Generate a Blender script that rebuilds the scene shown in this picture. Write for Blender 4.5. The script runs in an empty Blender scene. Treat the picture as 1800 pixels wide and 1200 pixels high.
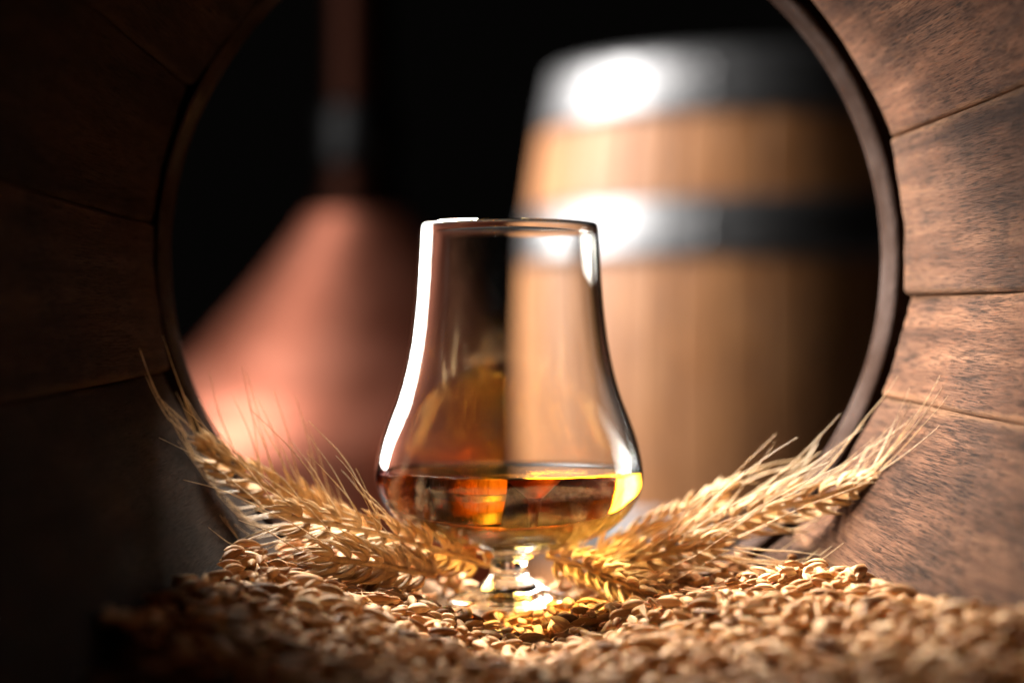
import bpy, bmesh, math, random
import numpy as np
from mathutils import Vector, Matrix, Euler

# ------------------------------------------------------------------ camera, world, lamp, exposure
S = bpy.context.scene
COL = S.collection
CZ = 0.49                       # camera height above the floor
F = 3500.0                      # focal length in pixels of the 1800 px wide photograph
R_ = math.radians

cam_d = bpy.data.cameras.new('camera')
cam = bpy.data.objects.new('camera', cam_d)
COL.objects.link(cam)
cam.location = (0, 0, CZ)
cam.rotation_euler = (R_(90), 0, 0)
cam_d.sensor_width = 36
cam_d.lens = 36 * F / 1800
cam_d.clip_start = 0.01
cam_d.clip_end = 100
cam_d.dof.use_dof = True
cam_d.dof.focus_distance = 0.537
cam_d.dof.aperture_fstop = 5.2
S.camera = cam

W = bpy.data.worlds.new('World')
S.world = W
W.use_nodes = True
W.node_tree.nodes['Background'].inputs[0].default_value = (0.9, 0.8, 0.7, 1)
W.node_tree.nodes['Background'].inputs[1].default_value = 0.0015


def area(name, loc, target, sx, sy, power, col, spread=180):
    d = bpy.data.lights.new(name, 'AREA')
    d.shape = 'RECTANGLE'
    d.size, d.size_y = sx, sy
    d.energy = power
    d.color = col
    d.spread = R_(spread)
    o = bpy.data.objects.new(name, d)
    COL.objects.link(o)
    o.location = loc
    o.rotation_euler = (Vector(target) - Vector(loc)).to_track_quat('-Z', 'Y').to_euler()
    return o


area('background_softbox', (-1.52, 2.62, CZ + 0.76), (0.0, 2.05, CZ + 0.14), 1.05, 1.50, 130, (1.0, 0.96, 0.92))
area('side_softbox', (-0.80, 1.28, CZ + 0.30), (0.04, 0.56, CZ + 0.0), 0.55, 0.62, 7.0, (1.0, 0.91, 0.80), 80)
area('back_spot', (-0.28, 1.12, CZ + 0.60), (0.03, 0.53, CZ - 0.07), 0.30, 0.30, 8.5, (1.0, 0.90, 0.76), 60)
area('rim_spot', (-0.58, 0.93, CZ + 0.50), (0.0, 0.585, CZ - 0.04), 0.14, 0.14, 4.5, (1.0, 0.93, 0.84), 50)

S.view_settings.view_transform = 'Standard'
S.view_settings.look = 'None'
S.view_settings.exposure = 0.0
S.view_settings.gamma = 1.0
S.render.engine = 'CYCLES'
cy = S.cycles
cy.use_denoising = True
cy.max_bounces = 24
cy.transmission_bounces = 24
cy.glossy_bounces = 10
cy.diffuse_bounces = 4
cy.transparent_max_bounces = 16
cy.caustics_reflective = True
cy.caustics_refractive = True
cy.blur_glossy = 0.05
cy.sample_clamp_indirect = 40.0
try:
    cy.use_guiding = True
    cy.guiding_training_samples = 64
    cy.use_surface_guiding = True
    cy.use_volume_guiding = False
except Exception:
    pass

rng = np.random.default_rng(7)
random.seed(7)


# ------------------------------------------------------------------ helpers
def P(px, py, Y):
    """The place that lies on the photograph's pixel at the distance Y."""
    return Vector(((px - 900) / F * Y, Y, CZ - (py - 600) / F * Y))


def mesh_obj(name, verts, faces, m, parent=None, smooth=True):
    me = bpy.data.meshes.new(name)
    me.from_pydata([tuple(v) for v in verts], [], faces)
    me.update()
    if smooth:
        me.polygons.foreach_set('use_smooth', [True] * len(me.polygons))
    me.materials.append(m)
    return link(name, me, parent)


def link(name, me, parent=None):
    o = bpy.data.objects.new(name, me)
    COL.objects.link(o)
    if parent:
        o.parent = parent
    return o


def empty(name, loc, label, cat, group=None):
    o = bpy.data.objects.new(name, None)
    COL.objects.link(o)
    o.location = loc
    o.empty_display_size = 0.02
    return tag(o, label, cat, group)


def tag(o, label=None, cat=None, group=None, kind=None):
    for k, v in (('label', label), ('category', cat), ('group', group), ('kind', kind)):
        if v:
            o[k] = v
    return o


def lathe(profile, n=96, closed=False):
    """profile: list of (r, z); poles where r == 0. Returns verts, faces."""
    V, Fc, rows = [], [], []
    for r, z in profile:
        if r < 1e-7:
            rows.append([len(V)])
            V.append((0, 0, z))
        else:
            rows.append(list(range(len(V), len(V) + n)))
            for k in range(n):
                a = 2 * math.pi * k / n
                V.append((r * math.cos(a), r * math.sin(a), z))
    pairs = list(zip(rows[:-1], rows[1:]))
    if closed:
        pairs.append((rows[-1], rows[0]))
    for a, b in pairs:
        for k in range(n):
            k2 = (k + 1) % n
            if len(a) == 1 and len(b) == 1:
                continue
            if len(a) == 1:
                Fc.append((a[0], b[k2], b[k]))
            elif len(b) == 1:
                Fc.append((a[k], a[k2], b[0]))
            else:
                Fc.append((a[k], a[k2], b[k2], b[k]))
    return V, Fc


def catmull(pts, sub):
    pts = [np.array(p, float) for p in pts]
    out = []
    n = len(pts)
    for i in range(n - 1):
        p0 = pts[max(i - 1, 0)]; p1 = pts[i]; p2 = pts[i + 1]; p3 = pts[min(i + 2, n - 1)]
        for s in range(sub):
            t = s / sub
            out.append(0.5 * ((2 * p1) + (-p0 + p2) * t + (2 * p0 - 5 * p1 + 4 * p2 - p3) * t * t
                              + (-p0 + 3 * p1 - 3 * p2 + p3) * t ** 3))
    out.append(pts[-1])
    return out


def fix_normals(o):
    bm = bmesh.new()
    bm.from_mesh(o.data)
    bmesh.ops.recalc_face_normals(bm, faces=bm.faces)
    bm.to_mesh(o.data)
    bm.free()
    return o


# ------------------------------------------------------------------ materials
def new_mat(name):
    m = bpy.data.materials.new(name)
    m.use_nodes = True
    nt = m.node_tree
    return m, nt, nt.nodes['Principled BSDF']


def N(nt, typ, **kw):
    n = nt.nodes.new(typ)
    for k, v in kw.items():
        if k in ('inputs',):
            for i, x in v.items():
                n.inputs[i].default_value = x
        else:
            setattr(n, k, v)
    return n


def noise(nt, vec, scale, detail=4, rough=0.55, dist=0.0):
    n = N(nt, 'ShaderNodeTexNoise')
    n.inputs['Scale'].default_value = scale
    n.inputs['Detail'].default_value = detail
    n.inputs['Roughness'].default_value = rough
    n.inputs['Distortion'].default_value = dist
    nt.links.new(vec, n.inputs['Vector'])
    return n.outputs['Fac']


def mapping(nt, vec, scale, loc=None):
    n = N(nt, 'ShaderNodeMapping')
    n.inputs['Scale'].default_value = scale
    nt.links.new(vec, n.inputs['Vector'])
    if loc is not None:
        nt.links.new(loc, n.inputs['Location'])
    return n.outputs['Vector']


def ramp(nt, fac, stops):
    n = N(nt, 'ShaderNodeValToRGB')
    e = n.color_ramp.elements
    while len(e) < len(stops):
        e.new(0.5)
    for el, (p, c) in zip(e, stops):
        el.position = p
        el.color = tuple(c) + (1,) if len(c) == 3 else c
    nt.links.new(fac, n.inputs['Fac'])
    return n.outputs['Color']


def mixc(nt, fac, a, b, typ='MIX'):
    n = N(nt, 'ShaderNodeMix', data_type='RGBA', blend_type=typ)
    for sock, v in ((n.inputs['Factor'], fac), (n.inputs['A'], a), (n.inputs['B'], b)):
        pass
    def put(s, v):
        if hasattr(v, 'links'):
            nt.links.new(v, s)
        else:
            s.default_value = v if not isinstance(v, tuple) else (tuple(v) + (1,) if len(v) == 3 else v)
    put(n.inputs[0], fac)
    put(n.inputs[6], a)
    put(n.inputs[7], b)
    return n.outputs[2]


def math_n(nt, op, a, b=0.0, clamp=False):
    n = N(nt, 'ShaderNodeMath', operation=op, use_clamp=clamp)
    for i, v in enumerate((a, b)):
        if hasattr(v, 'links'):
            nt.links.new(v, n.inputs[i])
        else:
            n.inputs[i].default_value = v
    return n.outputs[0]


def wood_mat(name, dark, mid, light, grey, scale_u=2800, scale_v=115, bump=1.0, rough=0.8, edge_col=None, tone=0.7, crack=0.9, spec=0.04):
    """Old oak; UV in metres (u across the stave, v along it), attribute edge = metres to the joint."""
    m, nt, b = new_mat(name)
    uv = N(nt, 'ShaderNodeUVMap').outputs['UV']
    oi = N(nt, 'ShaderNodeObjectInfo').outputs['Random']
    off = N(nt, 'ShaderNodeCombineXYZ')
    nt.links.new(math_n(nt, 'MULTIPLY', oi, 37.0), off.inputs[0])
    nt.links.new(math_n(nt, 'MULTIPLY', oi, 91.0), off.inputs[2])
    off = off.outputs[0]
    fine = noise(nt, mapping(nt, uv, (scale_u, scale_v, 1), off), 1.0, 6, 0.68, 0.1)
    fibre = noise(nt, mapping(nt, uv, (scale_u * 1.8, scale_v * 1.0, 1), off), 1.0, 4, 0.65, 0.1)
    band = noise(nt, mapping(nt, uv, (150, 7, 1), off), 1.0, 5, 0.62, 0.3)
    blot = noise(nt, mapping(nt, uv, (70, 24, 1), off), 1.0, 6, 0.68, 0.4)
    worn = noise(nt, mapping(nt, uv, (38, 24, 1), off), 1.0, 3, 0.5, 0.2)
    c = ramp(nt, band, [(0.30, dark), (0.5, mid), (0.70, light)])
    c = mixc(nt, math_n(nt, 'MULTIPLY', ramp(nt, blot, [(0.47, (0, 0, 0)), (0.62, (1, 1, 1))]), 0.55), c, grey)
    fib = ramp(nt, fibre, [(0.32, (0.42, 0.38, 0.37)), (0.5, (0.97, 0.95, 0.94)), (0.68, (1.3, 1.27, 1.22))])
    c = mixc(nt, 0.75, c, fib, 'MULTIPLY')
    # open pores and checks, more of them where the wood is worn
    thr = math_n(nt, 'SUBTRACT', fine, math_n(nt, 'MULTIPLY', math_n(nt, 'SUBTRACT', worn, 0.5), 0.22))
    ck = ramp(nt, thr, [(0.33, (1, 1, 1)), (0.46, (0, 0, 0))])
    c = mixc(nt, math_n(nt, 'MULTIPLY', ck, crack), c, (0.018, 0.010, 0.007))
    # coarser torn fibre in patches
    tear = noise(nt, mapping(nt, uv, (1900, 95, 1), off), 1.0, 5, 0.7, 0.1)
    tr = math_n(nt, 'SUBTRACT', tear, math_n(nt, 'MULTIPLY', math_n(nt, 'SUBTRACT', blot, 0.5), 0.35))
    tk = ramp(nt, tr, [(0.365, (1, 1, 1)), (0.405, (0, 0, 0))])
    c = mixc(nt, math_n(nt, 'MULTIPLY', tk, crack * 0.9), c, (0.014, 0.008, 0.006))
    # dark soaked stains
    stain = noise(nt, mapping(nt, uv, (26, 11, 1), off), 1.0, 6, 0.7, 0.5)
    sk = ramp(nt, stain, [(0.52, (0, 0, 0)), (0.66, (1, 1, 1))])
    c = mixc(nt, math_n(nt, 'MULTIPLY', sk, crack * 0.62), c, mixc(nt, 0.75, c, (0.022, 0.012, 0.008)))
    # a few long drying cracks
    lng = noise(nt, mapping(nt, uv, (330, 7, 1), off), 1.0, 3, 0.5, 0.15)
    lck = ramp(nt, math_n(nt, 'ABSOLUTE', math_n(nt, 'SUBTRACT', lng, 0.62)), [(0.0, (1, 1, 1)), (0.012, (0, 0, 0))])
    c = mixc(nt, math_n(nt, 'MULTIPLY', lck, crack * 0.6), c, (0.012, 0.007, 0.005))
    if edge_col:
        at = N(nt, 'ShaderNodeAttribute', attribute_name='edge').outputs['Fac']
        e = math_n(nt, 'ADD', at, math_n(nt, 'MULTIPLY', math_n(nt, 'SUBTRACT', blot, 0.5), 0.006))
        ef = ramp(nt, math_n(nt, 'MULTIPLY', e, 100.0), [(0.06, (1, 1, 1)), (0.22, (0, 0, 0))])
        c = mixc(nt, math_n(nt, 'MULTIPLY', ef, 0.5), c, edge_col)
        ch = N(nt, 'ShaderNodeAttribute', attribute_name='side_shade').outputs['Fac']  # per-stave factor that paints the barrel's shaded side into the colour
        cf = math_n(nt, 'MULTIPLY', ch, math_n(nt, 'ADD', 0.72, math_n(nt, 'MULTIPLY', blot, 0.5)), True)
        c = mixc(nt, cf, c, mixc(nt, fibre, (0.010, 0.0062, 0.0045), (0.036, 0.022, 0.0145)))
    tn = math_n(nt, 'ADD', 1 - tone / 2, math_n(nt, 'MULTIPLY', oi, tone))
    comb = N(nt, 'ShaderNodeCombineColor')
    for i in range(3):
        nt.links.new(tn, comb.inputs[i])
    c = mixc(nt, 1.0, c, comb.outputs[0], 'MULTIPLY')
    nt.links.new(c, b.inputs['Base Color'])
    b.inputs['Roughness'].default_value = rough
    b.inputs['Specular IOR Level'].default_value = spec
    h = math_n(nt, 'ADD', math_n(nt, 'MULTIPLY', math_n(nt, 'SUBTRACT', 1.0, math_n(nt, 'MAXIMUM', ck, tk)), 0.9),
               math_n(nt, 'ADD', math_n(nt, 'MULTIPLY', fibre, 0.6), math_n(nt, 'MULTIPLY', blot, 0.7)))
    bp = N(nt, 'ShaderNodeBump')
    bp.inputs['Strength'].default_value = bump
    bp.inputs['Distance'].default_value = 0.0024
    nt.links.new(h, bp.inputs['Height'])
    nt.links.new(bp.outputs[0], b.inputs['Normal'])
    return m


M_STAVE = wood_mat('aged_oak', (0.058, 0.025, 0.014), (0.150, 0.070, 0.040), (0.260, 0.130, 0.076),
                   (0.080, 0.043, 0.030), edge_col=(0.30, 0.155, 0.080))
M_FAR = wood_mat('golden_oak', (0.36, 0.140, 0.046), (0.50, 0.215, 0.078), (0.62, 0.30, 0.125),
                 (0.46, 0.21, 0.095), scale_u=240, scale_v=16, bump=0.2, rough=0.5, tone=0.10, crack=0.2, spec=0.4)
M_BENCH = wood_mat('bench_wood', (0.05, 0.03, 0.02), (0.09, 0.055, 0.035), (0.13, 0.08, 0.05), (0.09, 0.075, 0.065),
                   scale_u=300, scale_v=20, bump=0.4)


def ring_mat():
    m, nt, b = new_mat('weathered_ring')
    co = N(nt, 'ShaderNodeTexCoord').outputs['Object']
    a = noise(nt, co, 45, 5, 0.6, 0.4)
    f = noise(nt, co, 420, 4, 0.6)
    c = ramp(nt, a, [(0.34, (0.017, 0.0095, 0.0075)), (0.5, (0.028, 0.0185, 0.0155)), (0.68, (0.045, 0.033, 0.030))])
    c = mixc(nt, 0.35, c, ramp(nt, f, [(0.3, (0.35, 0.3, 0.3)), (0.6, (1.1, 1.1, 1.1))]), 'MULTIPLY')
    nt.links.new(c, b.inputs['Base Color'])
    b.inputs['Roughness'].default_value = 0.75
    b.inputs['Specular IOR Level'].default_value = 0.0
    bp = N(nt, 'ShaderNodeBump')
    bp.inputs['Strength'].default_value = 0.5
    bp.inputs['Distance'].default_value = 0.0008
    nt.links.new(math_n(nt, 'ADD', f, math_n(nt, 'MULTIPLY', a, 2.0)), bp.inputs['Height'])
    nt.links.new(bp.outputs[0], b.inputs['Normal'])
    return m


def steel_mat(name='hoop_steel', dim=1.0):
    m, nt, b = new_mat(name)
    co = N(nt, 'ShaderNodeTexCoord').outputs['Object']
    a = noise(nt, co, 30, 5, 0.6, 0.4)
    c = ramp(nt, a, [(0.35, tuple(dim * v for v in (0.17, 0.17, 0.175))), (0.65, tuple(dim * v for v in (0.31, 0.31, 0.315)))])
    nt.links.new(c, b.inputs['Base Color'])
    b.inputs['Metallic'].default_value = 1.0
    nt.links.new(ramp(nt, a, [(0.3, (0.50,) * 3), (0.7, (0.42,) * 3)]), b.inputs['Roughness'])
    return m


def copper_mat(name='copper', dim=1.0):
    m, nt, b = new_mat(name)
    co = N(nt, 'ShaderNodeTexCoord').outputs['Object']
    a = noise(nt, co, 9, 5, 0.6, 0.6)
    c = ramp(nt, a, [(0.35, tuple(v * dim for v in (0.25, 0.080, 0.048))), (0.65, tuple(v * dim for v in (0.34, 0.125, 0.080)))])
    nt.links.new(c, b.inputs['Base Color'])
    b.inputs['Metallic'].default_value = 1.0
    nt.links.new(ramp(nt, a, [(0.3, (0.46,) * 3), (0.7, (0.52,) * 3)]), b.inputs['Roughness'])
    return m


def glass_mat():
    m, nt, b = new_mat('clear_glass')
    nt.nodes.remove(b)
    g = N(nt, 'ShaderNodeBsdfGlass')
    g.inputs['Color'].default_value = (0.985, 0.99, 0.988, 1)
    g.inputs['Roughness'].default_value = 0.0
    g.inputs['IOR'].default_value = 1.5
    nt.links.new(g.outputs[0], nt.nodes['Material Output'].inputs['Surface'])
    return m


def whisky_mat():
    m, nt, b = new_mat('amber_whisky')
    nt.nodes.remove(b)
    g = N(nt, 'ShaderNodeBsdfGlass')
    g.inputs['Roughness'].default_value = 0.0
    g.inputs['IOR'].default_value = 1.36
    nt.links.new(g.outputs[0], nt.nodes['Material Output'].inputs['Surface'])
    v = N(nt, 'ShaderNodeVolumeAbsorption')
    v.inputs['Color'].default_value = (0.994, 0.765, 0.02, 1)
    v.inputs['Density'].default_value = 66.0
    nt.links.new(v.outputs[0], nt.nodes['Material Output'].inputs['Volume'])
    return m


def straw_mat(name, stops, rough=0.45, streak=(700, 700, 90), spec=0.22, sss=0.0, bump=0.35, local=False):
    """Dry plant skin: a tone per grain (attribute tone + object random) and fine streaks along local Z/Y."""
    m, nt, b = new_mat(name)
    oi = N(nt, 'ShaderNodeObjectInfo').outputs['Random']
    at = N(nt, 'ShaderNodeAttribute', attribute_name='tone').outputs['Fac']
    t = math_n(nt, 'FRACT', math_n(nt, 'ADD', oi, at))
    c = ramp(nt, t, stops)
    if local:
        co = N(nt, 'ShaderNodeAttribute', attribute_name='local').outputs['Vector']
    else:
        co = N(nt, 'ShaderNodeTexCoord').outputs['Object']
    gen = noise(nt, mapping(nt, co, streak), 1.0, 4, 0.6, 0.2)
    c = mixc(nt, 0.7, c, ramp(nt, gen, [(0.3, (0.55, 0.48, 0.42)), (0.55, (1, 1, 1)), (0.75, (1.2, 1.17, 1.1))]), 'MULTIPLY')
    nt.links.new(c, b.inputs['Base Color'])
    b.inputs['Roughness'].default_value = rough
    b.inputs['Specular IOR Level'].default_value = spec
    if sss:
        b.inputs['Transmission Weight'].default_value = 0.0
        b.inputs['Subsurface Weight'].default_value = sss
        b.inputs['Subsurface Radius'].default_value = (0.0022, 0.0012, 0.0005)
        b.inputs['Subsurface Scale'].default_value = 0.6
    bp = N(nt, 'ShaderNodeBump')
    bp.inputs['Strength'].default_value = bump
    bp.inputs['Distance'].default_value = 0.0003
    nt.links.new(gen, bp.inputs['Height'])
    nt.links.new(bp.outputs[0], b.inputs['Normal'])
    return m


M_RING, M_STEEL, M_COPPER, M_GLASS, M_WHISKY = ring_mat(), steel_mat(), copper_mat(), glass_mat(), whisky_mat()
M_DIM_COPPER = copper_mat('shaded_copper', 0.022)  # copper darkened in its colour so the neck looks unlit
M_STEEL_DARK = steel_mat('shaded_collar', 0.022)  # same for the collar: its dimness is painted into the steel colour
M_GRAIN = straw_mat('barley_husk', [(0.0, (0.13, 0.058, 0.025)), (0.12, (0.32, 0.16, 0.065)), (0.3, (0.43, 0.235, 0.105)), (0.7, (0.55, 0.32, 0.155)),
                                    (1.0, (0.66, 0.46, 0.28))], 0.62, (150, 1500, 1500), spec=0.10, sss=0.2, local=True)
M_EAR = straw_mat('wheat_husk', [(0.0, (0.50, 0.31, 0.145)), (0.5, (0.62, 0.42, 0.225)), (1.0, (0.70, 0.53, 0.34))],
                  0.6, (900, 900, 160), spec=0.12)
M_AWN = straw_mat('wheat_awn', [(0.0, (0.60, 0.41, 0.22)), (1.0, (0.74, 0.57, 0.38))], 0.38, (300, 300, 300), bump=0.1)

m, nt, b = new_mat('dark_floor')
co = N(nt, 'ShaderNodeTexCoord').outputs['Object']
nt.links.new(ramp(nt, noise(nt, co, 6, 6, 0.6), [(0.3, (0.014, 0.013, 0.012)), (0.7, (0.034, 0.030, 0.028))]), b.inputs['Base Color'])
b.inputs['Roughness'].default_value = 0.6
M_FLOOR = m
m, nt, b = new_mat('grain_bed')
co = N(nt, 'ShaderNodeTexCoord').outputs['Object']
nt.links.new(ramp(nt, noise(nt, co, 300, 4, 0.6), [(0.3, (0.10, 0.055, 0.025)), (0.7, (0.34, 0.20, 0.10))]), b.inputs['Base Color'])
b.inputs['Roughness'].default_value = 0.8
M_BED = m

# ------------------------------------------------------------------ floor
gv = [(-6, -3, 0), (6, -3, 0), (6, 9, 0), (-6, 9, 0)]
tag(mesh_obj('floor', gv, [(0, 1, 2, 3)], M_FLOOR, smooth=False), kind='structure')

# ------------------------------------------------------------------ the open barrel we look through
Y0, Y1 = 0.12, 0.624           # near and far end of the lying barrel
YB = 0.370                      # its belly
Y_CROZE = 0.600
AX_X0, AX_DX = 0.0068, -0.045   # axis: x = AX_X0 + AX_DX * (Y - 0.57)
AX_Z = CZ + 0.026


def axis_x(Y):
    return AX_X0 + AX_DX * (Y - 0.57)


def rad(Y):
    return 0.1309 - 0.0200 * ((Y - YB) / 0.25) ** 2


barrel = empty('open_barrel', (axis_x(YB), YB, AX_Z - rad(YB) - 0.0165),
               'aged dark oak barrel lying open ended, its inner staves framing the scene', 'barrel')
bar_inv = Matrix.Translation(barrel.location).inverted()


def put_uv_edge(me, uvs, edges):
    uvl = me.uv_layers.new(name='UVMap')
    li = np.empty(len(me.loops), dtype=np.int32)
    me.loops.foreach_get('vertex_index', li)
    uvl.data.foreach_set('uv', np.asarray(uvs, dtype=np.float32)[li].ravel())
    at = me.attributes.new('edge', 'FLOAT', 'POINT')
    at.data.foreach_set('value', np.asarray(edges, dtype=np.float32))


def stave_mesh(a0, a1, radius_fn, ys, thick, place, nA=14, off=0.0, bevel=0.0012, flat=0.5, inside=True, recess=None,
               wob=None):
    """A curved board between the angles a0, a1; place(angle, r, y) -> point. Detailed on its inner or outer face."""
    V, UV, E, Fc = [], [], [], []
    am = 0.5 * (a0 + a1)
    half = 0.5 * (a1 - a0)
    prof = []
    ts = np.concatenate(([-1.0, -0.985, -0.955], np.linspace(-0.9, 0.9, nA), [0.955, 0.985, 1.0]))
    nT = len(ts)
    for y in ys:
        r = radius_fn(y)
        for side in (0, 1):
            for t in ts:
                a = am + t * half
                rr = r
                chord = r * math.cos(half) / math.cos(t * half)
                rr = r * (1 - flat) + (chord * (1 + (1 / math.cos(half) - 1) * 0.5)) * flat
                e = (1 - abs(t)) * half * r
                face = (side == 0) == inside
                if face:
                    rr += off
                    if wob:
                        rr += wob(a, y)
                    d = max(0.0, 1 - e / bevel)
                    rr += (1 if inside else -1) * bevel * d * d
                    if recess:
                        rr += recess(y)
                if side == 1:
                    rr += thick
                V.append(place(a, rr, y))
                UV.append((a * 0.12, y))
                E.append(e)
    nrow = 2 * nT
    for i in range(len(ys) - 1):
        b0, b1 = i * nrow, (i + 1) * nrow
        for j in range(nT - 1):
            Fc.append((b0 + j, b0 + j + 1, b1 + j + 1, b1 + j))
            Fc.append((b0 + nT + j, b1 + nT + j, b1 + nT + j + 1, b0 + nT + j + 1))
        Fc.append((b0, b1, b1 + nT, b0 + nT))
        Fc.append((b0 + nT - 1, b0 + 2 * nT - 1, b1 + 2 * nT - 1, b1 + nT - 1))
    for b0 in (0, (len(ys) - 1) * nrow):
        for j in range(nT - 1):
            q = (b0 + j, b0 + nT + j, b0 + nT + j + 1, b0 + j + 1)
            Fc.append(q if b0 == 0 else q[::-1])
    return V, UV, E, Fc


joints = [-21.7, -6.0, 17.8, 45, 67, 88, 109, 131, 153.5, 175.2, 197.5, 233, 250, 263, 287, 313, 338.3]
ys = list(np.linspace(Y0, 0.40, 14)) + list(np.linspace(0.41, Y_CROZE - 0.001, 44)) + \
     [Y_CROZE, Y_CROZE + 0.0004, Y_CROZE + 0.0043, Y_CROZE + 0.0047, 0.614, Y1]


def recess(y):
    return 0.0 if y < Y_CROZE + 0.0002 else (0.0075 if y < Y_CROZE + 0.0045 else 0.0062)


stave_offs = [0.0004, -0.0008, 0.0006, -0.0010, 0.0005, -0.0004, 0.0006, -0.0007, 0.0006, -0.0006, 0.0005, 0.0005,
              0.0006, -0.0005, 0.0005, 0.0003]
for i in range(len(joints) - 1):
    g = R_(0.03)
    ph = rng.uniform(0, 6.28, 4)

    def wob(a, y, ph=ph):
        return 0.0008 * math.sin(23 * y + ph[0]) * math.sin(9 * a + ph[1]) + 0.00022 * math.sin(95 * y + 31 * a + ph[2]) \
            + 0.00016 * math.sin(160 * a + ph[3])
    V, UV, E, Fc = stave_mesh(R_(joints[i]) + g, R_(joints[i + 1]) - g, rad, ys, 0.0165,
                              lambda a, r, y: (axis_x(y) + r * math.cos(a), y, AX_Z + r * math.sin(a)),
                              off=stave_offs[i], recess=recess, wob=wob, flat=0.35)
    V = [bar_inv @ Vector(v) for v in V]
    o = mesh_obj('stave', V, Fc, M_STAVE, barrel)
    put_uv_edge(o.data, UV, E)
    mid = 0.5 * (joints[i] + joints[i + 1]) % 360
    side_shade = 0.58 if 176 < mid < 197 else 0.83 if 95 < mid < 262 else (0.45 if 60 < mid < 300 else 0.10 * rng.random())  # staves on the left painted near black, shade put into their colour
    at = o.data.attributes.new('side_shade', 'FLOAT', 'POINT')
    at.data.foreach_set('value', np.full(len(V), side_shade, dtype=np.float32))
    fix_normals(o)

# the smooth ring in the end of the barrel
prof = [(0.1190, Y_CROZE + 0.0120), (0.1141, Y_CROZE + 0.0116), (0.1138, Y_CROZE + 0.0085), (0.1133, Y_CROZE + 0.0072),
        (0.1127, Y_CROZE + 0.0074), (0.1119, 0.6110), (0.1112, 0.6165), (0.1109, 0.6215), (0.1114, 0.6242), (0.1130, 0.6248),
        (0.1190, 0.6248)]
V, Fc = lathe(prof, 160, closed=True)
V = [bar_inv @ Vector((axis_x(z) + x, z, AX_Z + y)) for x, y, z in V]
ring = fix_normals(mesh_obj('end_ring', V, Fc, M_RING, barrel))
# steel hoops round the outside
for hy, hw in ((0.165, 0.03), (0.590, 0.03), (0.24, 0.022), (0.50, 0.022)):
    pr = [(rad(hy - hw / 2) + 0.0172, hy - hw / 2), (rad(hy - hw / 2) + 0.0187, hy - hw / 2),
          (rad(hy + hw / 2) + 0.0187, hy + hw / 2), (rad(hy + hw / 2) + 0.0172, hy + hw / 2)]
    V, Fc = lathe(pr, 96, closed=True)
    V = [bar_inv @ Vector((axis_x(z) + x, z, AX_Z + y)) for x, y, z in V]
    fix_normals(mesh_obj('hoop', V, Fc, M_STEEL, barrel))


# ------------------------------------------------------------------ low bench that carries the barrel
def box(name, x0, x1, y0, y1, z0, z1, mt, parent, bev=0.002):
    bm = bmesh.new()
    bmesh.ops.create_cube(bm, size=1)
    bmesh.ops.scale(bm, vec=(x1 - x0, y1 - y0, z1 - z0), verts=bm.verts)
    bmesh.ops.translate(bm, vec=((x0 + x1) / 2, (y0 + y1) / 2, (z0 + z1) / 2), verts=bm.verts)
    bmesh.ops.bevel(bm, geom=bm.edges[:], offset=bev, segments=1, affect='EDGES')
    me = bpy.data.meshes.new(name)
    bm.to_mesh(me)
    bm.free()
    uvl = me.uv_layers.new(name='UVMap')
    for lp in me.loops:
        v = me.vertices[lp.vertex_index].co
        uvl.data[lp.index].uv = (v.x + v.z, v.y)
    me.materials.append(mt)
    return link(name, me, parent)


bench = empty('bench', (0, 0.37, 0), 'low dark wooden bench carrying the open barrel', 'bench')
bz = AX_Z - rad(YB) - 0.0175
for k in range(3):
    box('plank', -0.2 + k * 0.135, -0.07 + k * 0.135, -0.26, 0.26, bz - 0.022, bz, M_BENCH, bench)
for sx in (-1, 1):
    for sy in (-1, 1):
        box('leg', sx * 0.17 - 0.02, sx * 0.17 + 0.02, sy * 0.22 - 0.02, sy * 0.22 + 0.02, 0, bz - 0.0225, M_BENCH, bench)
for sx in (-1, 1):
    w = box('wedge', sx * 0.068 - 0.012, sx * 0.068 + 0.012, -0.03, 0.03, bz + 0.0003, bz + 0.014, M_BENCH, bench)

# ------------------------------------------------------------------ the upright barrel behind
FB = Vector((0.360, 2.80, 0))
fb = empty('upright_barrel', FB, 'golden brown oak barrel with grey steel hoops standing upright behind the glass', 'barrel')
FH = CZ + 0.372
FM = FH / 2


def frad(z):
    return 0.350 - 0.047 * ((z - FM) / FM) ** 2


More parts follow.
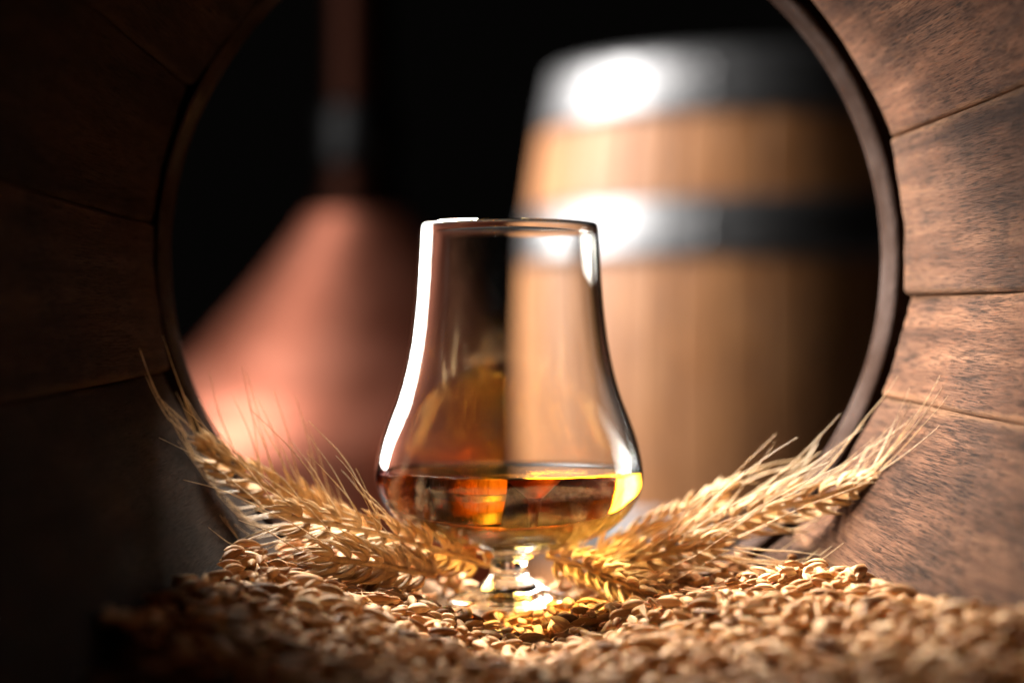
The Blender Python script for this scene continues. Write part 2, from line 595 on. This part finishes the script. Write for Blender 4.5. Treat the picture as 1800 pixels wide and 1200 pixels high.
nst = 22
wd = rng.uniform(0.75, 1.25, nst)
ang = np.concatenate(([0], np.cumsum(wd))) / wd.sum() * 2 * math.pi + 0.2
zs = list(np.linspace(0, FH, 22))
for i in range(nst):
    V, UV, E, Fc = stave_mesh(ang[i] + 0.002, ang[i + 1] - 0.002, lambda y: frad(y) - 0.026, zs, 0.026,
                              lambda a, r, y: (r * math.cos(a), r * math.sin(a), y), nA=5, inside=False, flat=0.0, bevel=0.003)
    o = mesh_obj('stave', V, Fc, M_FAR, fb)
    put_uv_edge(o.data, UV, E)
    fix_normals(o)
for z0, z1 in ((FH - 0.084, FH + 0.001), (CZ + 0.105, CZ + 0.182), (CZ - 0.297, CZ - 0.220), (0.0, 0.084)):
    pr = []
    for k in range(6):
        z = z0 + (z1 - z0) * k / 5
        pr.append((frad(min(max(z, 0), FH)) + 0.0025, z))
    pr += [(frad(min(z1, FH)) + 0.0005, z1), (frad(max(z0, 0)) + 0.0005, z0)]
    V, Fc = lathe(pr, 96, closed=True)
    hp = fix_normals(mesh_obj('hoop', V, Fc, M_STEEL, fb))
    # rivets on the lap of the hoop
    bm = bmesh.new()
    for q in (0.35, 0.65):
        z = z0 + (z1 - z0) * q
        a = R_(250)
        mtx = Matrix.Translation((math.cos(a) * (frad(min(z, FH)) + 0.0028), math.sin(a) * (frad(min(z, FH)) + 0.0028), z))
        bmesh.ops.create_uvsphere(bm, u_segments=10, v_segments=6, radius=0.007, matrix=mtx)
    me = bpy.data.meshes.new('rivet')
    bm.to_mesh(me)
    bm.free()
    me.materials.append(M_STEEL)
    link('rivet', me, hp)
V, Fc = lathe([(0, FH - 0.04), (frad(FH) - 0.0265, FH - 0.04), (frad(FH) - 0.0265, FH - 0.062), (0, FH - 0.062)], 64)
hd = fix_normals(mesh_obj('barrel_head', V, Fc, M_FAR, fb, smooth=False))
put_uv_edge(hd.data, [(v[0], v[1]) for v in V], [0.05] * len(V))

# ------------------------------------------------------------------ copper still
SX, SY = (632 - 900) / F * 3.5, 3.5
still = empty('copper_still', (SX, SY, 0), 'copper pot still with a flared cone and slim dark neck', 'still')


def sz(py, Y=3.5):
    return CZ - (py - 600) / F * Y


pot = catmull([(0.0, 0.0), (0.37, 0.0), (0.405, 0.03), (0.410, 0.15), (0.410, sz(800)), (0.408, sz(770)), (0.400, sz(748)),
               (0.388, sz(738))], 6)
pot = [(max(p[0], 0), p[1]) for p in pot]
V, Fc = lathe(pot, 96)
fix_normals(mesh_obj('pot', V, Fc, M_COPPER, still))
cone = catmull([(0.390, sz(740)), (0.376, sz(722)), (0.352, sz(690)), (0.298, sz(631)), (0.203, sz(525)), (0.126, sz(430)),
                (0.090, sz(378))], 6)
V, Fc = lathe([(p[0], p[1]) for p in cone], 96)
fix_normals(mesh_obj('cone', V, Fc, M_COPPER, still))
# collar between cone and neck
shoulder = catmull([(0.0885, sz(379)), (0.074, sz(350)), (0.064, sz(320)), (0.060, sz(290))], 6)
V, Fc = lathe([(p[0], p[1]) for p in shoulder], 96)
fix_normals(mesh_obj('neck_base', V, Fc, M_DIM_COPPER, still))
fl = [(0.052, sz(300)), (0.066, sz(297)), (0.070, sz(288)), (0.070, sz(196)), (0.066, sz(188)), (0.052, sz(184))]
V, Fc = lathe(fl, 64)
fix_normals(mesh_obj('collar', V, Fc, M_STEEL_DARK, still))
# neck with its bend at the top
path = [(0, 0, sz(235)), (0, 0, sz(60)), (0, 0, 1.35), (0.0, 0.04, 1.47), (0.0, 0.13, 1.56), (0.0, 0.30, 1.60), (0, 0.8, 1.55)]
pp = catmull(path, 6)
V, Fc = [], []
nn = 40
for i, p in enumerate(pp):
    t = Vector(pp[min(i + 1, len(pp) - 1)] - pp[max(i - 1, 0)]).normalized()
    a = Vector((1, 0, 0))
    bb = t.cross(a).normalized()
    r = 0.055
    for k in range(nn):
        q = 2 * math.pi * k / nn
        V.append(Vector(p) + a * (r * math.cos(q)) + bb * (r * math.sin(q)))
for i in range(len(pp) - 1):
    for k in range(nn):
        k2 = (k + 1) % nn
        Fc.append((i * nn + k, i * nn + k2, (i + 1) * nn + k2, (i + 1) * nn + k))
fix_normals(mesh_obj('neck', V, Fc, M_DIM_COPPER, still))

# ------------------------------------------------------------------ the tasting glass and the whisky in it
GY = 0.592
GX = (895 - 900) / F * GY
PXM = F / GY                    # pixels per metre at the glass
FOOT_Y = 1060
GZ = CZ - (FOOT_Y - 600) / PXM   # underside of the foot


def gz(py):
    return (FOOT_Y - py) / PXM


outer = [(36, 1012), (32.5, 1000), (32.5, 990), (36, 980), (52, 972.5), (84, 965), (122, 954), (158, 939), (188, 920), (211, 898),
         (226, 873), (233.5, 848), (234.5, 828), (231, 803), (223, 769), (210, 732), (196, 695), (184.5, 655), (175, 610),
         (168, 560), (163, 505), (160, 455), (157.5, 410)]
foot = [(0, 1054), (40, 1055), (80, 1058), (96, 1060), (107, 1058.5), (111, 1054), (107, 1049), (92, 1043), (70, 1035.5), (52, 1026)]
oc = catmull([(r, y) for r, y in foot + outer], 6)
oc = [(max(p[0], 0.0), p[1]) for p in oc]
# inner wall: the outer wall moved in along its normal
ow = catmull(outer, 6)
inner = []
for i in range(len(ow)):
    r, y = ow[i]
    if y > 945:
        continue
    d = ow[min(i + 1, len(ow) - 1)] - ow[max(i - 1, 0)]
    d = d / np.linalg.norm(d)
    nx, ny = d[1], -d[0]          # points inwards
    th = 6.0 + 0.0 * max(0, (y - 880) / 60)
    inner.append((r + nx * th if nx < 0 else r - nx * th, y + (ny * th if nx < 0 else -ny * th)))
lip = [(157, 402), (155.8, 396), (154, 393.2), (151.8, 396), (151, 402)]
bottom = catmull([(0, 962), (40, 961), (80, 956), (112, 948.5), inner[0]], 5)
in_prof = [(max(p[0], 0.0), p[1]) for p in bottom[:-1]] + inner     # from the middle of the bowl up to the lip
prof = oc + lip + in_prof[::-1]
V, Fc = lathe([(r / PXM, gz(y)) for r, y in prof], 160)
glass = mesh_obj('whisky_glass', V, Fc, M_GLASS)
glass.location = (GX, GY, GZ)
fix_normals(glass)
tag(glass, 'clear tulip shaped tasting glass on a short stem, standing on barley', 'glass')

LIQ = 824.0
liq = []
for r, y in in_prof:
    if y >= LIQ - 2:
        liq.append((r, y))
ovl = 0.9                        # the whisky wets the wall: it reaches a hair into the glass
lp = []
for i, (r, y) in enumerate(liq):
    d = np.array(liq[min(i + 1, len(liq) - 1)]) - np.array(liq[max(i - 1, 0)])
    d = d / (np.linalg.norm(d) + 1e-9)
    lp.append((max(r - d[1] * ovl, 0.0) if r > 0 else 0.0, y + d[0] * ovl))
rt = lp[-1][0]
surf = [(rt - 3.5, LIQ + 0.2), (rt - 6, LIQ + 1.6), (rt - 11, LIQ + 2.6), (rt - 22, LIQ + 3), (rt * 0.5, LIQ + 3), (0, LIQ + 3)]
V, Fc = lathe([(r / PXM, gz(y)) for r, y in lp + surf], 160)
wh = mesh_obj('whisky', V, Fc, M_WHISKY)
wh.location = (GX, GY, GZ)
fix_normals(wh)
tag(wh, 'amber whisky filling the lower bowl of the tasting glass', 'drink')


# ------------------------------------------------------------------ barley
def bed_h(x, y):
    """Height (absolute) of the barley heap."""
    k = np.clip((y - 0.40) / 0.16, 0, 1)
    left = np.clip(-x, 0, 1)
    right = np.clip(x, 0, 1)
    h = -0.0788 + (0.19 + 0.05 * k) * left + (0.135 + 0.035 * k) * right
    h = h + 0.0018 * np.sin(61 * x + 1.3) * np.sin(47 * y) + 0.0012 * np.sin(130 * x + 90 * y)
    end = np.clip((y - 0.606) / 0.02, 0, 1)
    h = h - 0.010 * end ** 2
    near = np.clip((0.36 - y) / 0.06, 0, 1)
    h = h - 0.02 * near
    d = np.hypot(x - GX, y - GY)
    w = np.clip(1 - (d - 0.020) / 0.016, 0, 1)
    h = h - 0.0042 * np.exp(-((x - GX) / 0.036) ** 2) * np.clip((y - 0.46) / 0.06, 0, 1)
    h = h + 0.0125 * np.exp(-((x - GX) / 0.050) ** 2) * np.clip((y - 0.6005) / 0.010, 0, 1)
    return CZ + h * (1 - w) + (GZ - CZ - 0.0036) * w


GL, GWD = 0.0083, 0.00140       # grain length, half width


def grain_mesh_arrays(nseg=12, nring=9, seed=0, bend=0.0):
    """A barley corn along local X, crease on its belly (-Z), blunt germ end and a pointed tip with a husk beak."""
    r = np.random.default_rng(seed)
    us = np.array([0.0, 0.04, 0.13, 0.27, 0.45, 0.63, 0.79, 0.91, 1.0])
    rs = np.array([0.16, 0.46, 0.78, 0.97, 1.0, 0.88, 0.62, 0.30, 0.04])
    V = []
    for u, q in zip(us, rs):
        for k in range(nseg):
            a = 2 * math.pi * k / nseg
            ridge = 1 + 0.09 * math.cos(5 * a + 0.4)
            yy = math.cos(a) * q * GWD * ridge
            zz = math.sin(a) * q * GWD * 0.82 * ridge
            if k == int(nseg * 0.75):
                zz *= 0.35
            x = (u - 0.5) * GL
            zz += bend * math.sin(u * math.pi) * GWD
            V.append((x, yy, zz))
    V = np.array(V)
    Fc = []
    for i in range(len(us) - 1):
        for k in range(nseg):
            k2 = (k + 1) % nseg
            Fc.append((i * nseg + k, (i + 1) * nseg + k, (i + 1) * nseg + k2, i * nseg + k2))
    Fc.append(tuple(range(nseg)))
    return V, Fc


variants = [grain_mesh_arrays(seed=s, bend=bd) for s, bd in enumerate((0.0, 0.35, -0.3, 0.6))]

# pour the corns one by one onto a height map
GX0, GX1, GY0, GY1, CELL = -0.135, 0.15, 0.30, 0.622, 0.0009
nx, ny = int((GX1 - GX0) / CELL) + 1, int((GY1 - GY0) / CELL) + 1
xx, yy = np.meshgrid(GX0 + np.arange(nx) * CELL, GY0 + np.arange(ny) * CELL, indexing='ij')
H = bed_h(xx, yy) - 0.0035


def inside_barrel(x, y, z, margin=0.0015):
    rr = np.where(y < Y_CROZE, rad(y), 0.1085)
    return np.hypot(x - axis_x(y), z - AX_Z) < rr - margin


grains = []
off_t = np.linspace(-0.5, 0.5, 9) * GL
off_s = np.linspace(-1, 1, 5) * GWD
TT, SS = np.meshgrid(off_t, off_s, indexing='ij')
shape_t = np.array([0.25, 0.7, 0.95, 1.0, 1.0, 0.9, 0.7, 0.42, 0.1])
TOPB = np.sqrt(np.clip(1 - (SS / GWD) ** 2 / np.maximum(shape_t[:, None], 0.05) ** 2, 0, 1)) * shape_t[:, None]
MASK = (np.abs(SS) <= GWD * shape_t[:, None] + 1e-6)
target = 7600
tries = 0
while len(grains) < target and tries < 60000:
    tries += 1
    x, y = rng.uniform(GX0 + 0.005, GX1 - 0.005), rng.uniform(GY0 + 0.004, GY1 - 0.004)
    sc = rng.uniform(0.72, 1.16)
    yaw = rng.uniform(0, 2 * math.pi)
    c, s = math.cos(yaw), math.sin(yaw)
    if math.hypot(x - GX, y - GY) < 0.0225:
        continue
    PX = x + (TT * c - SS * s) * sc
    PY = y + (TT * s + SS * c) * sc
    IX = np.clip(((PX - GX0) / CELL).astype(int), 0, nx - 1)
    IY = np.clip(((PY - GY0) / CELL).astype(int), 0, ny - 1)
    hh = H[IX, IY]
    if hh.max() > bed_h(x, y) + 0.0022 + 0.0016 * rng.random():
        continue
    hm = np.where(MASK, hh, -9).max(axis=1)
    hb, hf = hm[1:4].max(), hm[5:8].max()
    pitch = math.atan2(hf - hb, 0.45 * GL * sc) * 0.75 + rng.normal(0, 0.08)
    pitch = max(-0.5, min(0.5, pitch))
    zc = 0.5 * (hb + hf) + GWD * 0.55 * sc
    if not bool(inside_barrel(np.array(x), np.array(y), np.array(zc))):
        continue
    roll = rng.uniform(0, 2 * math.pi)
    grains.append((x, y, zc, yaw, pitch, roll, sc, rng.random(), int(rng.integers(0, 4))))
    newh = zc + TT * sc * math.tan(pitch) + TOPB * GWD * 0.72 * sc
    np.maximum.at(H, (IX[MASK], IY[MASK]), newh[MASK])
print('grains', len(grains), 'tries', tries)


def grain_matrix(g):
    x, y, z, yaw, pitch, roll, sc, tone, v = g
    return (Matrix.Translation((x, y, z)) @ Matrix.Rotation(yaw, 4, 'Z') @ Matrix.Rotation(-pitch, 4, 'Y')
            @ Matrix.Rotation(roll, 4, 'X') @ Matrix.Scale(sc, 4))


# the 300 that show largest: in the frame, on top of the heap, nearest to the camera
score = []
for i, g in enumerate(grains):
    x, y, z = g[:3]
    px, py = 900 + x / y * F, 600 + (CZ - z) / y * F
    ix, iy = int((x - GX0) / CELL), int((y - GY0) / CELL)
    top = z + GWD * 0.25 > H[ix, iy] - GWD * 0.8
    ok = 20 < px < 1780 and 900 < py < 1185 and top and px > 480
    score.append((y if ok else 9 + y, i))
score.sort()
singles = set(i for s, i in score[:300])
gm = []
for V, Fc in variants:
    me = bpy.data.meshes.new('barley_grain')
    me.from_pydata(V.tolist(), [], Fc)
    me.polygons.foreach_set('use_smooth', [True] * len(me.polygons))
    me.materials.append(M_GRAIN)
    la = me.attributes.new('local', 'FLOAT_VECTOR', 'POINT')
    la.data.foreach_set('vector', V.astype(np.float32).ravel())
    gm.append(me)
AV, AF, AT, AL = [], [], [], []
base = 0
for i, g in enumerate(grains):
    Mx = grain_matrix(g)
    if i in singles:
        o = bpy.data.objects.new('barley_grain', gm[g[8]])
        COL.objects.link(o)
        o.matrix_world = Mx
        tag(o, 'pale golden barley grain lying on the front of the barley heap', 'grain', 'barley grains on the front of the heap')
    else:
        V, Fc = variants[g[8]]
        m4 = np.array(Mx)
        AV.append(V @ m4[:3, :3].T + m4[:3, 3])
        AT.append(np.full(len(V), g[7]))
        AL.append(V + np.array([g[7] * 3, g[7] * 7, 0]))
        AF += [tuple(k + base for k in f) for f in Fc]
        base += len(V)
# broken bits of straw and awn lying among the corns
for k in range(260):
    x, y = rng.uniform(-0.09, 0.11), rng.uniform(0.40, 0.60)
    if math.hypot(x - GX, y - GY) < 0.024:
        continue
    ix, iy = int((x - GX0) / CELL), int((y - GY0) / CELL)
    z = H[ix, iy] + 0.0004
    if not bool(inside_barrel(np.array(x), np.array(y), np.array(z), 0.006)):
        continue
    ya, ln, r0 = rng.uniform(0, 6.28), rng.uniform(0.003, 0.011), rng.uniform(0.00014, 0.00042)
    dirv = np.array([math.cos(ya), math.sin(ya), rng.normal(0, 0.22)])
    sidev = np.array([-math.sin(ya), math.cos(ya), 0.0])
    cv = rng.normal(0, 0.10)
    n0 = base
    for w in range(5):
        c0 = np.array([x, y, z]) + dirv * ln * (w / 4 - 0.5) + sidev * cv * ln * (1 - (w / 2 - 1) ** 2)
        for q in range(4):
            aa = q * math.pi / 2
            AV.append((c0 + sidev * math.cos(aa) * r0 * (1.9 if r0 > 0.0003 else 1) + np.array([0, 0, 1]) * math.sin(aa) * r0 * 0.6)[None])
        AT.append(np.full(4, rng.random()))
        AL.append(np.tile(np.array([w * 0.002, 0, k * 0.1]), (4, 1)))
    for w in range(4):
        for q in range(4):
            q2 = (q + 1) % 4
            AF.append((n0 + w * 4 + q, n0 + w * 4 + q2, n0 + w * 4 + 4 + q2, n0 + w * 4 + 4 + q))
    base += 20
AV = np.concatenate(AV)
o = mesh_obj('barley', AV, AF, M_GRAIN)
at = o.data.attributes.new('tone', 'FLOAT', 'POINT')
at.data.foreach_set('value', np.concatenate(AT).astype(np.float32))
la = o.data.attributes.new('local', 'FLOAT_VECTOR', 'POINT')
la.data.foreach_set('vector', np.concatenate(AL).astype(np.float32).ravel())
tag(o, 'heap of loose golden barley grains covering the bottom of the open barrel', 'barley', kind='stuff')

# what lies under the top layers of grain
V, Fc = [], []
nX, nY = 40, 60
for j in range(nY + 1):
    y = 0.16 + (0.621 - 0.16) * j / nY
    for i in range(nX + 1):
        rr = rad(y) if y < Y_CROZE else 0.108
        zt = float(bed_h(0.0, y)) - 0.002
        half = math.sqrt(max(rr ** 2 - (zt + 0.012 - AX_Z) ** 2, 1e-6))
        x = axis_x(y) + (2 * i / nX - 1) * half
        z = float(bed_h(x, y)) - 0.0045
        d = math.hypot(x - axis_x(y), z - AX_Z)
        if d > rr - 0.001:
            z = AX_Z - math.sqrt(max((rr - 0.001) ** 2 - (x - axis_x(y)) ** 2, 0))
        V.append((x, y, z))
for j in range(nY):
    for i in range(nX):
        a = j * (nX + 1) + i
        Fc.append((a, a + 1, a + nX + 2, a + nX + 1))
tag(mesh_obj('barley_bed', V, Fc, M_BED), 'dark lower layer of barley beneath the loose grains', 'barley', kind='stuff')


# ------------------------------------------------------------------ wheat ears
def spindle(V, Fc, base, direction, side, length, w, thick, nseg=8, curve=0.0):
    """A husk: pointed, keeled, slightly bowed, grown from base along direction."""
    d = Vector(direction).normalized()
    s = Vector(side)
    s = (s - d * s.dot(d)).normalized()
    u = d.cross(s)
    i0 = len(V)
    us = (0.0, 0.1, 0.25, 0.42, 0.60, 0.78, 0.92, 1.0)
    rs = (0.35, 0.75, 1.0, 0.97, 0.74, 0.42, 0.16, 0.03)
    for t, q in zip(us, rs):
        c = Vector(base) + d * (t * length) + s * (curve * length * math.sin(t * math.pi))
        for k in range(nseg):
            a = 2 * math.pi * k / nseg
            kx, ky = math.cos(a), math.sin(a)
            kk = 1.22 if k == 0 else 1.0
            V.append(c + s * (kx * q * w * kk) + u * (ky * q * thick))
    Fc.append(tuple(i0 + k for k in range(nseg)))
    for r in range(len(us) - 1):
        for k in range(nseg):
            k2 = (k + 1) % nseg
            Fc.append((i0 + r * nseg + k, i0 + r * nseg + k2, i0 + (r + 1) * nseg + k2, i0 + (r + 1) * nseg + k))


spk_meshes = []
for s in range(4):
    r = random.Random(s)
    V, Fc = [], []
    # local: grows along +Z, outwards +X, flat face Y
    for (ax, ay, ln, w, x0) in ((0.05, 0.0, 1.0, 1.0, 0.0), (0.10, 0.42, 0.97, 0.95, 0.0), (0.10, -0.42, 0.97, 0.95, 0.0),
                                (0.30, 0.24, 0.80, 0.95, 0.0006), (0.30, -0.24, 0.80, 0.95, 0.0006)):
        d = Vector((ax + r.uniform(-0.06, 0.06), ay + r.uniform(-0.06, 0.06), 1))
        spindle(V, Fc, (x0, ay * 0.0012, 0), d, (1, ay * 1.5, 0), 0.0118 * ln * r.uniform(0.86, 1.12), 0.00088 * w, 0.00116 * w, curve=0.10)
    me = bpy.data.meshes.new('spikelet')
    me.from_pydata([tuple(v) for v in V], [], Fc)
    me.polygons.foreach_set('use_smooth', [True] * len(me.polygons))
    me.materials.append(M_EAR)
    spk_meshes.append(me)


def tube(V, Fc, pts, radii, nseg=5):
    i0 = len(V)
    for i, p in enumerate(pts):
        t = (Vector(pts[min(i + 1, len(pts) - 1)]) - Vector(pts[max(i - 1, 0)])).normalized()
        a = t.cross(Vector((0.13, 0.31, 0.94))).normalized()
        bb = t.cross(a)
        for k in range(nseg):
            q = 2 * math.pi * k / nseg
            V.append(Vector(p) + (a * math.cos(q) + bb * math.sin(q)) * radii[i])
    for i in range(len(pts) - 1):
        for k in range(nseg):
            k2 = (k + 1) % nseg
            Fc.append((i0 + i * nseg + k, i0 + i * nseg + k2, i0 + (i + 1) * nseg + k2, i0 + (i + 1) * nseg + k))


def wheat_ear(label, pts, n=20, awn_len=0.036, spread=0.55, up=0.3, stalk=None, side=None, size=0.82, awn_pull=(0, 0, 0),
              awns_per=2, seed=0, awn_flat=0.0, awn_from=0.0):
    """pts: the ear's spine from base to tip. side: which way its two rows of spikelets look."""
    r = random.Random(seed)
    sp = [Vector(p) for p in catmull(pts, 12)]
    cum = [0.0]
    for a, b2 in zip(sp[:-1], sp[1:]):
        cum.append(cum[-1] + (b2 - a).length)
    L = cum[-1]

    def at(s):
        s = max(0, min(L, s))
        for i in range(len(sp) - 1):
            if cum[i + 1] >= s:
                f = (s - cum[i]) / max(cum[i + 1] - cum[i], 1e-9)
                return sp[i].lerp(sp[i + 1], f), (sp[i + 1] - sp[i]).normalized()
        return sp[-1], (sp[-1] - sp[-2]).normalized()
    root = empty('wheat_ear', sp[0], label, 'wheat ear', 'wheat ears around the glass')
    inv = Matrix.Translation(-sp[0])
    # rachis and stalk
    V, Fc = [], []
    line = ([Vector(q) for q in stalk] if stalk else []) + sp[::4] + [sp[-1]]
    tube(V, Fc, line, [0.0011 * size] * (len(line) - 1) + [0.0004], 6)
    mesh_obj('stalk', [inv @ v for v in V], Fc, M_EAR, root)
    side = Vector(side) if side else Vector((0, -1, 0)).cross(sp[-1] - sp[0])
    for i in range(n):
        f = (i + 0.5) / n
        p, T = at(f * L * 0.97)
        sd = (side - T * side.dot(T)).normalized()
        sg = 1 if i % 2 == 0 else -1
        X = sd * sg
        tilt = 0.42 * (1 - 0.45 * f) + r.uniform(-0.15, 0.15)
        if i == n - 1:
            tilt, X = 0.05, sd
        Z = (T * math.cos(tilt) + X * math.sin(tilt)).normalized()
        Xp = (X - Z * X.dot(Z)).normalized()
        Yp = Z.cross(Xp)
        sc = size * (0.72 + 0.38 * math.sin(min(1.0, f * 1.25 + 0.22) * math.pi * 0.62 + 0.25)) * r.uniform(0.84, 1.12)
        if f > 0.85:
            sc *= 1 - (f - 0.85) * 1.4
        rot = Matrix((Xp, Yp, Z)).transposed().to_4x4()
        o = bpy.data.objects.new('spikelet', spk_meshes[r.randrange(4)])
        COL.objects.link(o)
        o.parent = root
        o.matrix_local = inv @ Matrix.Translation(p + X * 0.0011 * size) @ rot @ Matrix.Rotation(r.uniform(-0.55, 0.55), 4, 'Z') @ Matrix.Scale(sc, 4)
        if f < awn_from:
            continue
        for k in range(awns_per):
            tip = p + X * 0.0011 * size + Z * 0.0105 * sc + Yp * (0.0026 * (k - (awns_per - 1) / 2) * sc)
            ya = r.gauss(0, 0.30)
            d0 = (Z.lerp(T, awn_flat) + Yp * (0.22 * (k - (awns_per - 1) / 2) + ya * 0.6) + X * spread * r.uniform(0.3, 1.0)).normalized()
            bend = Vector((r.gauss(0, 0.12), r.gauss(0, 0.12), r.gauss(0, 0.12))) + Vector(awn_pull)
            ln = awn_len * (r.uniform(0.25, 0.5) if r.random() < 0.13 else r.uniform(0.62, 1.2)) * (1.0 - 0.25 * abs(f - 0.6))
            q, d, apts = tip.copy(), d0.copy(), [tip.copy()]
            m_ = 9
            kink = Vector((r.gauss(0, 0.05), r.gauss(0, 0.05), r.gauss(0, 0.05)))
            for w in range(m_):
                d = (d + bend * (1.0 / m_) + kink * math.sin(w * 0.9)).normalized()
                q = q + d * (ln / m_)
                # awns rest against the wood instead of passing through it
                rr = (rad(q.y) if q.y < Y_CROZE else 0.1075) - 0.0015
                dx, dz = q.x - axis_x(q.y), q.z - AX_Z
                rq = math.hypot(dx, dz)
                if rq > rr and q.y < 0.626:
                    q = Vector((axis_x(q.y) + dx * rr / rq, q.y, AX_Z + dz * rr / rq))
                apts.append(q.copy())
            V, Fc = [], []
            tube(V, Fc, apts, [0.00030 * size * (1 - 0.72 * w / m_) for w in range(m_ + 1)], 4)
            mesh_obj('awn', [inv @ v for v in V], Fc, M_AWN, root)
    return root


IMG_UP = (0, 0, 1)
# left of the glass
wheat_ear('bearded wheat ear farthest to the left, its tip against the dark barrel wall',
          [P(650, 955, 0.585), P(560, 905, 0.583), P(450, 845, 0.58), P(345, 785, 0.578)], n=22, awn_len=0.031, spread=0.60,
          side=(0.45, -0.2, 1), seed=1, awns_per=2, awn_pull=(-0.05, 0, 0.15))
wheat_ear('bearded wheat ear between the glass stem and the far left ear, tip pointing left',
          [P(858, 994, 0.586), P(780, 970, 0.574), P(660, 935, 0.562), P(490, 905, 0.556)], n=24, awn_len=0.035, spread=0.8,
          side=(0.35, -0.15, 1), seed=2, awns_per=2, awn_pull=(-0.35, 0, 0.12), awn_from=0.36)
wheat_ear('short wheat ear lying lowest on the barley left of the glass',
          [P(765, 1010, 0.568), P(705, 1000, 0.560), P(640, 988, 0.552), P(570, 980, 0.548)], n=15, awn_len=0.026, spread=0.45,
          side=(0.2, -0.4, 1), seed=3, awns_per=1, awn_pull=(-0.2, 0, -0.1), size=0.92)
# right of the glass
wheat_ear('wheat ear beside the glass foot glowing yellow, tip turned towards the camera',
          [P(962, 978, 0.590), P(1015, 990, 0.580), P(1080, 1018, 0.565), P(1150, 1045, 0.553)], n=18, awn_len=0.028, spread=0.7,
          side=(0.3, -0.2, 1), seed=4, awns_per=1, awn_pull=(0.6, 0, 0.35))
wheat_ear('golden wheat ear rising right of the bowl with long awns over the barrel ring',
          [P(1050, 985, 0.600), P(1130, 945, 0.602), P(1210, 905, 0.604), P(1285, 868, 0.606)], n=18, awn_len=0.046, spread=0.06,
          side=(-0.4, -0.2, 1), seed=5, awns_per=1, awn_pull=(0.6, 0, -0.62), awn_from=0.55, awn_flat=0.85)
wheat_ear('palest wheat ear reaching farthest right up the lit barrel wall',
          [P(1190, 950, 0.592), P(1300, 912, 0.588), P(1420, 878, 0.582), P(1540, 850, 0.574)], n=22, awn_len=0.040, spread=0.14,
          side=(-0.3, -0.35, 1), seed=6, awns_per=2, awn_pull=(0.1, 0, 0.24), awn_flat=0.4)
wheat_ear('wheat ear lying on the barley right of the glass, awns fanned flat to the right',
          [P(1040, 1000, 0.585), P(1110, 985, 0.578), P(1190, 968, 0.572), P(1275, 955, 0.567)], n=17, awn_len=0.038, spread=0.4,
          side=(-0.2, -0.3, 1), seed=8, awns_per=2, awn_pull=(0.3, 0, 0.0), awn_flat=0.4)
